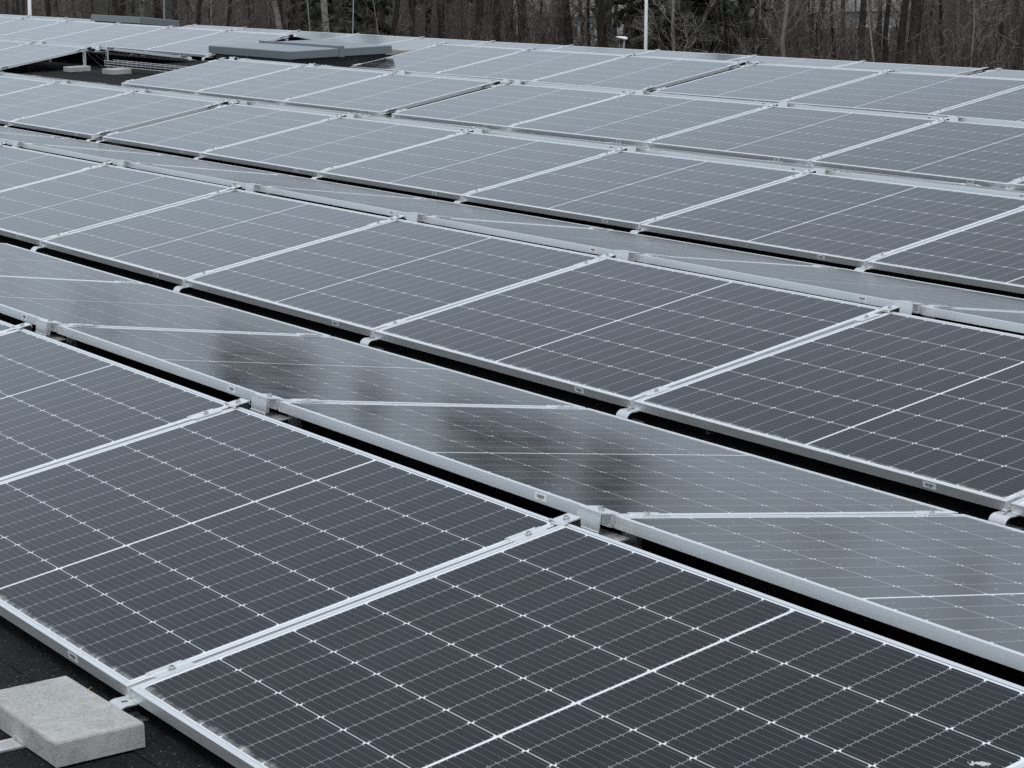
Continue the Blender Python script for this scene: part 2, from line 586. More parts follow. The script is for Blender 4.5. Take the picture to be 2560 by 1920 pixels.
def bolt_mb(x, y, z, r=0.0068, h=0.0075):
    mb = MB()
    mb.tube([(x, y, z), (x, y, z + h * 0.9), (x, y, z + h)], [r, r, r * 0.86], 12)
    mb.tube([(x, y, z - 0.0006), (x, y, z + 0.0012)], [r * 1.35, r * 1.35], 14)
    # hex socket rim
    mb.tube([(x, y, z + h + 0.0001), (x, y, z + h + 0.0004)], [r * 0.5, r * 0.5], 6, True, 1)
    return mb


def foot_mb():
    """bent strap out from under the low edge and down to the roof, slotted on top"""
    mb = MB()
    zt = -PH - 0.0012
    path = [(0.085, zt), (0.0, zt), (-0.003, zt), (-0.017, zt)]
    R = 0.025
    for k in range(1, 8):
        w = math.radians(90 * k / 7)
        path.append((-0.017 - R * math.sin(w), zt - R + R * math.cos(w)))
    path.append((-0.042, -ROOF_H + 0.004)); 
    T = RT()
    W2 = 0.032
    xs = [-W2, -0.0042, 0.0042, W2]
    nrm = []
    for i in range(len(path)):
        a = path[max(i - 1, 0)]; b = path[min(i + 1, len(path) - 1)]
        t = Vector((b[0] - a[0], b[1] - a[1])).normalized()
        nrm.append((-t.y * -1, t.x * -1))                  # outward (up / towards the viewer)
    th = 0.003
    P = lambda i, x, o: T @ Vector((x, path[i][0] - nrm[i][0] * th * o, path[i][1] - nrm[i][1] * th * o))
    for i in range(len(path) - 1):
        for k in range(3):
            if i == 2 and k == 1: continue                 # the slot
            mb.quad([P(i, xs[k], 0), P(i + 1, xs[k], 0), P(i + 1, xs[k + 1], 0), P(i, xs[k + 1], 0)])
            mb.quad([P(i, xs[k], 1), P(i, xs[k + 1], 1), P(i + 1, xs[k + 1], 1), P(i + 1, xs[k], 1)])
        for x in (-W2, W2):
            mb.quad([P(i, x, 0), P(i + 1, x, 0), P(i + 1, x, 1), P(i, x, 1)])
    # sole on the roof, running back under the panel
    z0 = -ROOF_H + 0.0035
    mb.box(-W2, W2, -0.043, 0.03, z0 - 0.002, z0 + 0.001, 0, T)
    return mb


def rail_free_post(xo=0.0):
    mb = MB()
    T = Matrix.Translation((0, PW - 0.045, 0)) @ RT()
    zt = -PH - 0.006
    zb_ = -(ROOF_H + ST) + 0.012
    mb.box(xo - 0.030, xo + 0.030, -0.003, 0.0, zb_, zt, 0, T)
    mb.box(xo - 0.030, xo + 0.030, -0.034, -0.0032, zt - 0.003, zt, 0, T)
    mb.box(xo - 0.030, xo - 0.027, -0.016, -0.0032, zb_ + 0.004, zt - 0.0032, 0, T)
    mb.box(xo + 0.027, xo + 0.030, -0.016, -0.0032, zb_ + 0.004, zt - 0.0032, 0, T)
    mb.box(xo - 0.055, xo + 0.055, -0.06, 0.05, zb_ - 0.003, zb_ - 0.0002, 0, T)
    return mb


def make_mount(facing):
    e = empty('panel_mount')
    for yy in (0.105, PW - 0.100):
        c = clamp_mb(yy).build('mid_clamp', M['mill'], e)
        bolt_mb(0, yy, 0.0016).build('bolt', [M['bolt'], M['rubber']], c)
    foot_mb().build('foot', M['mill'], e, smooth=False)
    rail_free_post().build('post', M['mill'], e)
    if facing == 'A':
        mb = MB()                                           # plate that hooks over the high edge
        mb.box(-0.027, 0.027, PW - 0.016, PW + 0.030, 0.0042, 0.0072)
        mb.box(-0.029, 0.029, PW - 0.022, PW - 0.0165, 0.0006, 0.0095)
        mb.box(-0.027, 0.027, PW + 0.0302, PW + 0.0330, -0.004, 0.0072)
        rc = mb.build('ridge_clip', M['mill'], e)
        bolt_mb(0.004, PW + 0.006, 0.0072).build('bolt', [M['bolt'], M['rubber']], rc)
        b2 = MB(); b2.box(-0.025, 0.025, PW + 0.003, PW + 0.0298, -0.030, 0.0040)
        b2.build('rubber_block', M['rubber'], e)
    else:
        # channel that holds the high edge from outside; it is open at its end and sits left of the joint as seen from the ridge
        mb = MB()
        xa, xb2 = -0.002, 0.092
        y0, y1 = PW + 0.0015, PW + 0.040
        mb.box(xa, xb2, y1 - 0.0025, y1, -0.048, 0.0035)                 # face
        mb.box(xa, xb2, PW - 0.017, y1, 0.0037, 0.0064)                  # top flange, laps onto the frame
        mb.box(xa, xb2, y1 + 0.0002, y1 + 0.0035, -0.0480, -0.0395)      # bottom bead
        mb.box(xa + 0.048, xa + 0.050, y0, y1 - 0.0027, -0.046, 0.0034)  # web
        ch = mb.build('ridge_bracket', M['mill'], e)
        bolt_mb(0.030, PW + 0.014, 0.0064).build('bolt', [M['bolt'], M['rubber']], ch)
        bolt_mb(0.062, PW - 0.006, 0.0064, 0.006, 0.006).build('bolt', [M['bolt'], M['rubber']], ch)
        b2 = MB()
        T = Matrix.Translation((0, PW, 0)) @ RT()
        b2.box(-0.045, 0.080, -0.02, 0.052, -0.0530, -0.0505, 0, T)
        b2.box(0.010, 0.085, 0.0522, 0.082, -0.0545, -0.0520, 0, T)
        b2.build('ridge_plate', M['mill'], e)
    return e


A_PROTO, B_PROTO = make_panel('A'), make_panel('B')
AM_PROTO, BM_PROTO = make_mount('A'), make_mount('B')
for pr in (A_PROTO, B_PROTO, AM_PROTO, BM_PROTO): pr['proto'] = 1


def gapx(i):
    """x of panel i's left edge; the expansion gap runs between panels -4 and -3"""
    return i * S + (0.02 if i >= -3 else -0.16)


ROWS = {  # row: (first panel, last panel, missing)
    1: (0, 5, ()), 2: (-4, 6, ()), 3: (-8, 6, ()), 4: (-13, 5, (-8, -7)), 5: (-16, 2, (-8, -7)), 6: (-20, 1, (-15, -14))}
ROWN = {1: 'nearest', 2: 'second', 3: 'third', 4: 'fourth', 5: 'fifth', 6: 'farthest'}
T6 = math.radians(5.0)
rnd = random.Random(11)


OX = {'A1': -0.022, 'B1': 0.0, 'A2': -0.02, 'B2': -0.02, 'A3': -0.07, 'B3': -0.05, 'A4': 0.09, 'B4': 0.09, 'A5': 0.14, 'B5': 0.14}
DY = {'A1': -0.030, 'A3': 0.05, 'A4': -0.04, 'B2': 0.055, 'B3': 0.09, 'B4': 0.035}


def row_frame(r, face):
    """origin (x=0) of a row's low edge, rotation"""
    if face == 'A':
        if r == 6:
            return Vector((0.40, 11.40 - PW * math.cos(T6), 0.034 - PW * math.sin(T6))), (T6, -0.0015, 0)
        return Vector((OX[face + str(r)], (r - 2) * PER + DY.get('A%d' % r, 0), DZ[r])), (TILT, 0, 0)
    if r == 5:
        t = TILT + math.radians(3.9)
        return Vector((OX['B5'], 3 * PER + CT + RG + PW * math.cos(t), DZ[5] + ST - PW * math.sin(t))), (t, 0, math.pi)
    return Vector((OX[face + str(r)], (r - 2) * PER + 2 * CT + RG + DY.get('B%d' % r, 0), DZ[r])), (TILT, 0, math.pi)


def in_view(pts, mu=1000, mv=420):
    us = [proj(p_) for p_ in pts]
    return max(u for u, v, z in us) > -mu and min(u for u, v, z in us) < IMG_W + mu and max(v for u, v, z in us) > -mv and min(v for u, v, z in us) < IMG_H + mv


PANELS, MOUNTS = [], []
for face in 'AB':
    for r, (i0, i1, miss) in ROWS.items():
        if face == 'B' and r == 6: continue
        org, rot = row_frame(r, face)
        R3 = Matrix.Rotation(rot[2], 4, 'Z') @ Matrix.Rotation(rot[1], 4, 'Y') @ Matrix.Rotation(rot[0], 4, 'X')
        if face == 'B' and r == 1: i0 = 0
        if face == 'B' and r == 4: miss = (-8, -7)
        have = set()
        for i in range(i0, i1 + 1):
            if i in miss: continue
            if face == 'B' and r == 5 and i == -7: continue
            if face == 'B' and r == 5 and i < -13: continue
            xl = gapx(i) + 0.010
            zoff = 0.0015 * xl if (r == 6 and face == 'A') else 0.0
            loc = org + Vector((xl if face == 'A' else xl + PL, 0, zoff))
            cor = [loc + R3 @ Vector(c) for c in ((0, 0, 0), (PL, 0, 0), (PL, PW, 0), (0, PW, 0))]
            if not in_view(cor): continue
            p_ = copy_tree(A_PROTO if face == 'A' else B_PROTO)
            p_.location = loc
            p_.rotation_euler = (rot[0] + rnd.gauss(0, 0.0012), rot[1] + rnd.gauss(0, 0.0008), rot[2] + rnd.gauss(0, 0.0004))
            have.add(i)
            uc = sum(proj(c)[0] for c in cor) / 4
            PANELS.append((face, r, i, p_, uc, in_view(cor, -4, -4)))
        joints = set(have) | {i + 1 for i in have}
        for j in sorted(joints):
            # at the ends and at the expansion gap the two sides have mounts of their own
            spots = []
            if j == -3 and (-4 in have) and (-3 in have): spots = [gapx(-4) + S, gapx(-3)]
            elif j in have: spots = [gapx(j)]
            else: spots = [gapx(j - 1) + S]
            for xj in spots:
                zoff = 0.0015 * xj if (r == 6 and face == 'A') else 0.0
                loc = org + Vector((xj, 0, zoff))
                ends = [loc, loc + R3 @ Vector((0, PW, 0))]
                if (face, r, j) == ('B', 5, -8) or not in_view(ends, 700, 300): continue
                m_ = copy_tree(AM_PROTO if face == 'A' else BM_PROTO)
                m_.location = loc
                m_.rotation_euler = rot
                uc = sum(proj(c)[0] for c in ends) / 2
                MOUNTS.append((face, r, j, m_, uc, max(0 < proj(c)[0] < IMG_W and 0 < proj(c)[1] < IMG_H for c in ends)))
for pr in (A_PROTO, B_PROTO, AM_PROTO, BM_PROTO):
    for ch in list(pr.children_recursive): bpy.data.objects.remove(ch)
    bpy.data.objects.remove(pr)

HIDDEN = {('solar panel', 'A', 1, 5), ('solar panel', 'B', 4, -12), ('solar panel', 'B', 4, -11), ('panel mount', 'B', 1, 0),
          ('panel mount', 'B', 4, -11), ('panel mount', 'B', 4, -10), ('panel mount', 'A', 6, -15)}     # in the frame but covered
SIDE = {'A': 'sloping towards the camera', 'B': 'sloping away from the camera'}
for lst, what, cat, grp in ((PANELS, 'solar panel', 'solar panel', 'solar panels in rows on the roof'),
                            (MOUNTS, 'aluminium mount', 'panel mount', 'panel mounts at the joints between panels')):
    for face in 'AB':
        for r in ROWS:
            row = sorted([q for q in lst if q[0] == face and q[1] == r], key=lambda q: q[4])
            vis = [q for q in row if q[5] and (cat, face, r, q[2]) not in HIDDEN]
            for n_, q in enumerate(vis):
                lab = ('dark ' if cat == 'solar panel' else '') + '%s, %s from the left in the %s row %s' % (what, ORD[n_ + 1], ROWN[r], SIDE[face])
                tag(q[3], lab, cat, grp)
            for q in row:
                if q not in vis:
                    tag(q[3], '%s that cannot be seen, %s row %s' % (what, ROWN[r], SIDE[face]), cat, grp)


# ------------------------------------------------------------------ rooflights (flat hatches)
def hatch(name, loc, lx, ly, lid_h, curb_h, tilt, label, strap=True):
    e = empty(name, loc, (tilt, 0, 0))
    lid = MB()
    c = 0.012
    ring = lambda o, z: [(-lx / 2 + o, -ly / 2 + o, z), (lx / 2 - o, -ly / 2 + o, z), (lx / 2 - o, ly / 2 - o, z), (-lx / 2 + o, ly / 2 - o, z)]
    rs = [ring(0.012, -lid_h), ring(0, -lid_h), ring(0, -0.006), ring(0.006, 0), ring(0.14, 0.004)]
    lid.quad(ring(0.012, -lid_h)[::-1])
    for a, b in zip(rs, rs[1:]):
        for i in range(4): lid.quad([a[i], a[(i + 1) % 4], b[(i + 1) % 4], b[i]])
    lid.quad(rs[-1])
    lo = lid.build('lid', M['zinc'], e)
    seams = MB()
    for sx in (-1, 1):                                        # folded corner seams on the front
        seams.box(sx * (lx / 2 + 0.0005) - 0.004, sx * (lx / 2 + 0.0005) + 0.004, -ly / 2 - 0.003, -ly / 2 + 0.005, -lid_h, -0.004)
    seams.build('corner_seam', M['zinc'], lo)
    curb = MB()
    o = 0.05
    curb.box(-lx / 2 + o, lx / 2 - o, -ly / 2 + o, ly / 2 - o, -curb_h, -lid_h - 0.002)
    curb.box(-lx / 2 - 0.06, lx / 2 + 0.06, -ly / 2 - 0.06, ly / 2 + 0.06, -curb_h - 0.06, -curb_h + 0.012)
    for i in range(5):
        x = -lx / 2 + 0.12 + i * (lx - 0.24) / 4
        curb.box(x - 0.006, x + 0.006, -ly / 2 + o - 0.005, -ly / 2 + o - 0.0005, -lid_h - 0.06, -lid_h - 0.048)
    curb.build('curb', M['curb'], e)
    if strap:
        st = MB()
        y = -ly / 2 + 0.50 * ly
        st.box(-lx / 2 + 0.03, lx / 2 + 0.004, y - 0.012, y + 0.012, 0.0045, 0.024)
        st.box(lx / 2 + 0.001, lx / 2 + 0.016, y - 0.028, y + 0.028, -lid_h - 0.008, 0.0245)
        st.build('seam_bar', M['zinc'], e)
    return tag(e, label, 'rooflight', 'flat rooflights between the solar panels')


M['curb'] = simple('curb_felt', (0.022, 0.024, 0.027), 0.6)
H1 = Vector((-11.42, 7.49, 0.24))
hatch('rooflight', H1, 1.92, 1.22, 0.082, 0.24 - roof_z(7.5) - 0.005, 0, 'large grey flat rooflight with a bar across its lid, standing in a gap between panels')
hatch('rooflight', Vector((-23.72, 10.98, 0.105)), 1.95, 0.66, 0.10, 0.105 - roof_z(11.0) - 0.005, math.radians(-7.5),
      'low dark grey rooflight far left behind the fifth row of panels', strap=False)


# ------------------------------------------------------------------ concrete ballast blocks
def block_mb(lx, ly, h, seed):
    r_ = random.Random(seed)
    me = MB()
    bm_n = 9
    c = 0.006
    rings = [(0.0, 0.0), (0.0, h - c), (c * 0.35, h - c * 0.3), (c, h)]
    def ring(o, z):
        pts = []
        cs = [(-lx / 2 + o, -ly / 2 + o), (lx / 2 - o, -ly / 2 + o), (lx / 2 - o, ly / 2 - o), (-lx / 2 + o, ly / 2 - o)]
        for i in range(4):
            a, b = cs[i], cs[(i + 1) % 4]
            for t in range(bm_n):
                f = t / bm_n
                j = r_.gauss(0, 0.0003)
                pts.append((a[0] + (b[0] - a[0]) * f + j, a[1] + (b[1] - a[1]) * f + r_.gauss(0, 0.0003), z + (r_.gauss(0, 0.0003) if z > h * 0.5 else 0)))
        return pts
    rg_ = [ring(o, z) for o, z in rings]
    for a, b in zip(rg_, rg_[1:]):
        n = len(a)
        for i in range(n): me.quad([a[i], a[(i + 1) % n], b[(i + 1) % n], b[i]])
    me.quad(rg_[-1]); me.quad(rg_[0][::-1])
    return me


zr = roof_z(-2.7) + 0.006
ctr = Vector((6.964, -2.708, 0))
blk = block_mb(0.388, 0.196, 0.054, 1).build('concrete_block', M['concrete'])
blk.location = (ctr.x, ctr.y, zr)
blk.rotation_euler = (0, 0, math.radians(1.5))
tag(blk, 'pale grey concrete ballast block on the black roof beside the nearest panels', 'concrete block', 'concrete ballast blocks')
z2 = roof_z(6.2) + 0.003
for (u, v, lx, ly, lab, seed) in ((193, 178, 0.19, 0.25, 'small concrete block under the post at the end of the left panels', 2),
                                  (292, 184, 0.30, 0.22, 'small concrete block under the wire cable tray', 3),
                                  (1003, 134, 0.40, 0.20, 'small block standing in for mount parts behind the right end of the large rooflight', 4)):  # last block is a stand-in for pale panel mount hardware
    zz = z2 if seed < 4 else roof_z(9.6) + 0.003
    q = on_z(u, v, zz)
    b_ = block_mb(lx, ly, 0.055, seed).build('concrete_block', M['concrete'])
    b_.location = (q.x, q.y, zz)
    tag(b_, lab, 'concrete block', 'concrete ballast blocks')

# aluminium base rail that runs out under the near block
ra, rb_ = on_z(-5, 1879, zr), on_z(30, 1846, zr)
rail = MB()
rw = 0.062
rx = on_z(25, 1873, zr).x
rail.box(rx - rw, rx, -3.2, ctr.y + 0.06, zr - 0.004, zr - 0.0012)
rail.box(rx - 0.003, rx, -3.2, ctr.y + 0.06, zr - 0.0010, zr + 0.0004)
rail.box(rx - rw, rx - rw + 0.003, -3.2, ctr.y + 0.06, zr - 0.0010, zr + 0.0004)
rail = tag(rail.build('base_rail', M['mill']), 'flat aluminium base rail on the roof that runs under the near concrete block', 'rail')
blk.location.z = zr + 0.0006

# blade of grass in the felt
gb = MB()
g0 = on_z(216, 1733, zr); g1 = at_dist(221, 1724, math.hypot(g0.x - CAM.x, g0.y - CAM.y)); g2 = at_dist(232, 1716, math.hypot(g0.x - CAM.x, g0.y - CAM.y) + 0.01)
gb.tube([g0, g0.lerp(g1, 0.6) + Vector((0, 0, 0.002)), g1 + Vector((0, 0, 0.001)), g2], [0.0016, 0.0016, 0.0013, 0.0003], 4)
tag(gb.build('grass_blade', simple('yellow_grass', (0.34, 0.36, 0.07), 0.6)), 'single yellow green blade of grass beside the near concrete block', 'grass blade')

# dry leaf in the valley gap, bird dropping on the near panel
lf = MB()
l0 = on_z(1774, 1086, -0.066)
for k in range(6):
    w0, w1 = 2 * math.pi * k / 6, 2 * math.pi * (k + 1) / 6
    f_ = lambda w: l0 + Vector((0.016 * math.cos(w), 0.010 * math.sin(w), 0.006 + 0.006 * math.cos(2 * w)))
    lf.quad([l0 + Vector((0, 0, 0.004)), f_(w0), f_(w1)])
tag(lf.build('dry_leaf', simple('dry_leaf', (0.30, 0.27, 0.22), 0.7)), 'small curled dry leaf in the black gap below the second row of panels', 'leaf')


def on_panel(u, v, row):
    org, rot = row_frame(row, 'A')
    n_ = Vector((0, -math.sin(rot[0]), math.cos(rot[0])))
    d = ray(u, v)
    t = (org - CAM).dot(n_) / d.dot(n_)
    return CAM + d * t, n_


dp = MB()
c0, nn = on_panel(2452, 1908, 1)
e1, e2 = Vector((1, 0, 0)), nn.cross(Vector((1, 0, 0)))
rr = random.Random(5)
for (ox, oy, sz) in ((0.004, 0.006, 0.012), (-0.010, -0.004, 0.010), (-0.004, 0.002, 0.011), (0.016, 0.012, 0.008), (-0.020, -0.010, 0.007),
                     (-0.028, -0.006, 0.004), (0.010, -0.004, 0.006), (-0.016, -0.020, 0.008), (0.024, 0.004, 0.003), (-0.034, -0.016, 0.003)):
    cc = c0 + (e1 * ox + e2 * oy) * 0.62; sz *= 0.62
    n = 11
    ring1 = []
    for k in range(n):
        w = 2 * math.pi * k / n
        q = sz * rr.uniform(0.65, 1.25)
        ring1.append(cc + e1 * (q * 1.3 * math.cos(w)) + e2 * (q * 0.7 * math.sin(w)) - nn * 0.0012)
    top = cc + nn * (0.0004 + 0.0008 * rr.random())
    for k in range(n): dp.quad([top, ring1[k], ring1[(k + 1) % n]])
tag(dp.build('bird_dropping', simple('bird_dropping', (0.52, 0.54, 0.54), 0.7, var=0.4, scale=160)), 'white bird dropping splashed on the nearest panel at the lower right', 'bird dropping')

# ------------------------------------------------------------------ wire cable tray and loose cables in the gap of the fourth row
ty = 6.165
tz = roof_z(ty) + 0.062
tray = empty('cable_tray', (-13.5, ty, tz))
wl = MB()
Ltr = 3.2
for (dy, dz) in ((-0.055, 0.0), (0.0, 0.0), (0.055, 0.0), (-0.055, 0.028), (0.055, 0.028), (-0.055, 0.055), (0.055, 0.055)):
    wl.tube([(0, dy, dz), (Ltr, dy, dz)], [0.0026, 0.0026], 5)
wl.build('side_wire', M['wire'], tray)
for k in range(24):
    x = 0.01 + k * 0.125
    uw = MB()
    uw.tube([(x, -0.058, 0.060), (x, -0.058, 0.0), (x, 0.058, 0.0), (x, 0.058, 0.060)], [0.0034] * 4, 5)
    uw.build('cross_wire', M['wire'], tray)
hose = MB()
for k in range(150):                                           # ribbed black conduit in the tray
    x = 0.0 + k * 0.0208
    hose.tube([(x, -0.014, 0.026), (x + 0.0052, -0.014, 0.026), (x + 0.0104, -0.014, 0.026), (x + 0.0207, -0.014, 0.026)], [0.020, 0.0275, 0.0275, 0.020], 9, False)
hose.build('conduit', M['cable'], tray, True)
tag(tray, 'galvanised wire cable tray with a ribbed black conduit in the gap of panels', 'cable tray')
for k, (xa, za, xb_, lab) in enumerate(((-14.2, 0.10, -13.3, 'thin black cable looping from the left panels to the wire tray'),
                                       (-14.5, 0.11, -13.2, 'slack black cable hanging lowest behind the post of the left panels'),
                                       (-14.1, 0.13, -12.9, 'short black cable drooping highest beside the left post'))):
    cb = MB()
    pts = []
    for i in range(13):
        t = i / 12
        sag = (0.07 + 0.03 * k) * 4 * t * (1 - t)
        pts.append((xa + (xb_ - xa) * t, ty + 0.14 - 0.10 * t + 0.03 * math.sin(5 * t + k), max(roof_z(ty) + 0.012, za + (tz + 0.03 - za) * t - sag)))
    cb.tube(pts, [0.005] * 13, 7)
    tag(cb.build('black_cable', M['cable'], None, True), lab, 'cable', 'loose cables under the panels')

# ------------------------------------------------------------------ ground beyond the roof
GUP = (Vector((0, 0, 1)) + 0.036 * Vector((RGT.x, RGT.y, 0)).normalized()).normalized()   # the roof falls slightly to one side
GROT = Vector((0, 0, 1)).rotation_difference(GUP)


def gz(d):
    if d < 92: return GROUND_Z
    if d < 210: return GROUND_Z - 3.0 * (d - 92) / 118
    return GROUND_Z - 3.0


gm = MB()
rad = [0, 12, 30, 50, 70, 85, 92, 100, 112, 125, 140, 160, 185, 210, 260, 340, 500, 900, 1800, 4000]
NS = 72
for k, d in enumerate(rad):
    for i in range(NS):
        a = 2 * math.pi * i / NS
        gm.v.append((CAM.x + d * math.cos(a), CAM.y + d * math.sin(a), gz(d)))
for k in range(len(rad) - 1):
    for i in range(NS):
        j = (i + 1) % NS
        gm.f.append((k * NS + i, (k + 1) * NS + i, (k + 1) * NS + j, k * NS + j)); gm.m.append(0)
tag(gm.build('ground', M['ground']), 'dark leaf covered ground below and beyond the roof', 'ground', kind='structure')


# ------------------------------------------------------------------ trees
def wob(r_, p, q, n, amp):
    """points from p to q with a random wander"""
    pts = []
    off = Vector((0, 0, 0))
    for i in range(n + 1):
        t = i / n
        if i: off = off + Vector((r_.gauss(0, amp), r_.gauss(0, amp), r_.gauss(0, amp * 0.3)))
        pts.append(p.lerp(q, t) + off * (1 if i else 0))
    return pts


def strip(mb, p, q, w):
    """a twig: slender three sided spike"""
    d = (q - p)
    a = d.orthogonal().normalized() * w
    b = d.cross(a).normalized() * w
    n = len(mb.v)
    mb.v += [tuple(p + a), tuple(p - 0.5 * a + 0.87 * b), tuple(p - 0.5 * a - 0.87 * b), tuple(q)]
    for f in ((n, n + 1, n + 3), (n + 1, n + 2, n + 3), (n + 2, n, n + 3)):
        mb.f.append(f); mb.m.append(0)


def bare_tree(seed, H, r0, base, nl, spread, bark, twig, fork=False, twigs=8):
    r_ = random.Random(seed)
    tr, br = MB(), MB()
    n = 11
    path = wob(r_, Vector((0, 0, -0.5)), Vector((r_.gauss(0, 0.3), r_.gauss(0, 0.3), H)), n, 0.006 * H)
    rads = [r0 * (1.25 if i == 0 else 1) * (1 - 0.93 * (i / n) ** 0.9) for i in range(n + 1)]
    tr.tube(path, rads, 9)
    def along(t):
        f = t * n; i = min(n - 1, int(f))
        return path[i].lerp(path[i + 1], f - i), rads[i] * (1 - f + i) + rads[i + 1] * (f - i)
    for k in range(nl):
        t = base + (0.97 - base) * (k + r_.random()) / nl
        p, rr0 = along(t)
        az = r_.uniform(0, 2 * math.pi); el = math.radians(r_.uniform(18, 62))
        L = H * spread * (1.15 - 0.75 * t) * r_.uniform(0.55, 1.2)
        q = p + L * Vector((math.cos(az) * math.cos(el), math.sin(az) * math.cos(el), math.sin(el)))
        lp = wob(r_, p, q, 5, L * 0.055)
        rl = max(0.010, rr0 * r_.uniform(0.13, 0.30))
        br.tube(lp, [rl * (1 - 0.85 * i / 5) for i in range(6)], 5, False)
        for m_ in range(5):
            s_ = r_.uniform(0.2, 1.0) * 5; i = min(4, int(s_))
            p2 = lp[i].lerp(lp[i + 1], s_ - i)
            dirv = ((q - p).normalized() + Vector((r_.gauss(0, 0.6), r_.gauss(0, 0.6), r_.gauss(0.15, 0.4)))).normalized()
            L2 = L * r_.uniform(0.25, 0.55)
            bp = wob(r_, p2, p2 + dirv * L2, 3, L2 * 0.06)
            rb3 = max(0.007, rl * 0.35)
            br.tube(bp, [rb3, rb3 * 0.7, rb3 * 0.45, rb3 * 0.2], 3, False)
            for w in range(twigs):
                s2 = r_.uniform(0.1, 1.0) * 3; i2 = min(2, int(s2))
                p3 = bp[i2].lerp(bp[i2 + 1], s2 - i2)
                d3 = (dirv + Vector((r_.gauss(0, 0.7), r_.gauss(0, 0.7), r_.gauss(0.1, 0.5)))).normalized()
                q3 = p3 + d3 * L2 * r_.uniform(0.3, 0.8)
                strip(br, p3, q3, 0.008)
                if r_.random() < 0.6:
                    p4 = p3.lerp(q3, 0.5)
                    strip(br, p4, p4 + (d3 + Vector((r_.gauss(0, 0.8), r_.gauss(0, 0.8), r_.gauss(0, 0.6)))).normalized() * L2 * 0.3, 0.006)
    return tr.mesh('trunk', bark), br.mesh('crown', twig)


def spruce(seed, H, r0, t0=0.05):
    r_ = random.Random(seed)
    tr, br = MB(), MB()
    tr.tube([(0, 0, -0.5), (0, 0, H * 0.5), (0, 0, H)], [r0, r0 * 0.6, 0.02], 8)
    nw = int(H * 2.6)
    for k in range(nw):
        t = t0 + (0.99 - t0) * k / nw
        z = H * t
        Lb = (1 - t) ** 0.8 * H * 0.19 * r_.uniform(0.75, 1.2) + 0.25
        for m_ in range(7):
            az = r_.uniform(0, 2 * math.pi)
            o = Vector((math.cos(az), math.sin(az), 0))
            sd_ = Vector((-o.y, o.x, 0))
            ns = max(3, int(Lb * 7))
            prevp = Vector((0, 0, z))
            for i in range(ns):
                f = (i + 1) / ns
                p = Vector((0, 0, z)) + o * (Lb * f) + Vector((0, 0, -0.30 * Lb * f * f + 0.04 * Lb * f))
                w = (0.10 + 0.30 * Lb * 0.3 * (1 - abs(f - 0.45))) * r_.uniform(0.6, 1.3)
                drop = Vector((r_.gauss(0, 0.05), r_.gauss(0, 0.05), -r_.uniform(0.12, 0.34)))
                c = p + Vector((r_.gauss(0, 0.06), r_.gauss(0, 0.06), r_.gauss(0, 0.05)))
                br.quad([c + sd_ * w, c - sd_ * w, c - sd_ * (w * 0.5) + drop, c + sd_ * (w * 0.35) + drop * 0.8])
                br.quad([c - o * w * 0.8, c + o * w * 0.9 + Vector((0, 0, -0.05)), c + o * w * 0.4 + drop, c - o * 0.3 * w + drop])
    return tr.mesh('trunk', M['bark']), br.mesh('crown', M['needle'])


KIND = {
    'dark': [bare_tree(100 + k, (16, 17.5, 15, 18)[k], (0.24, 0.19, 0.17, 0.27)[k], (0.22, 0.16, 0.3, 0.12)[k], 20, 0.26, M['bark'], M['twig']) for k in range(4)],
    'slim': [bare_tree(200 + k, (14, 15.5, 13)[k], (0.13, 0.15, 0.11)[k], (0.2, 0.3, 0.15)[k], 17, 0.22, M['bark'], M['twig']) for k in range(3)],
    'birch': [bare_tree(300 + k, (16, 14.5)[k], (0.20, 0.16)[k], 0.38, 16, 0.24, M['birch'], M['twig']) for k in range(2)],
    'young': [bare_tree(400 + k, (10.5, 9.5)[k], (0.12, 0.09)[k], 0.10, 30, 0.30, M['greybark'], M['greybark'], twigs=7) for k in range(2)],
    'sapling': [bare_tree(500 + k, (7.5, 6.5)[k], (0.045, 0.035)[k], 0.2, 14, 0.20, M['greybark'], M['twig'], twigs=6) for k in range(2)],
    'spruce': [spruce(600, 21, 0.26), spruce(601, 19, 0.26), spruce(602, 22, 0.27, 0.36), spruce(603, 20, 0.27, 0.38)],
}
TREES = []
tr_r = random.Random(77)


def plant(kind, u, d, lean=0.0, scale=1.0, var=None, front=True):
    p = at_dist(u, 75, d)
    base = Vector((p.x, p.y, gz(d)))
    # lean is seen across the view; u is where the trunk crosses the strip that shows above the roof
    hgt = at_dist(u, 75, d).z - base.z
    side = Vector((RGT.x, RGT.y, 0)).normalized()
    up = (GUP + math.tan(math.radians(lean)) * side).normalized()
    base -= (up - Vector((0, 0, 1)) * up.z) * (hgt / up.z)
    e = empty('pine_tree' if kind == 'pine' else ('spruce_tree' if kind == 'spruce' else ('birch_tree' if kind == 'birch' else 'bare_tree')), base)
    q = Vector((0, 0, 1)).rotation_difference(up)
    e.rotation_mode = 'QUATERNION'
    from mathutils import Quaternion
    e.rotation_quaternion = q @ Quaternion((0, 0, 1), tr_r.uniform(0, 6.28))
    e.scale = (scale, scale, scale * tr_r.uniform(0.95, 1.08))
    tm, cm = KIND[kind][tr_r.randrange(len(KIND[kind])) if var is None else var]
    link('trunk', tm, e); link('crown', cm, e)
    TREES.append((kind, u, d, e, front))
    return e


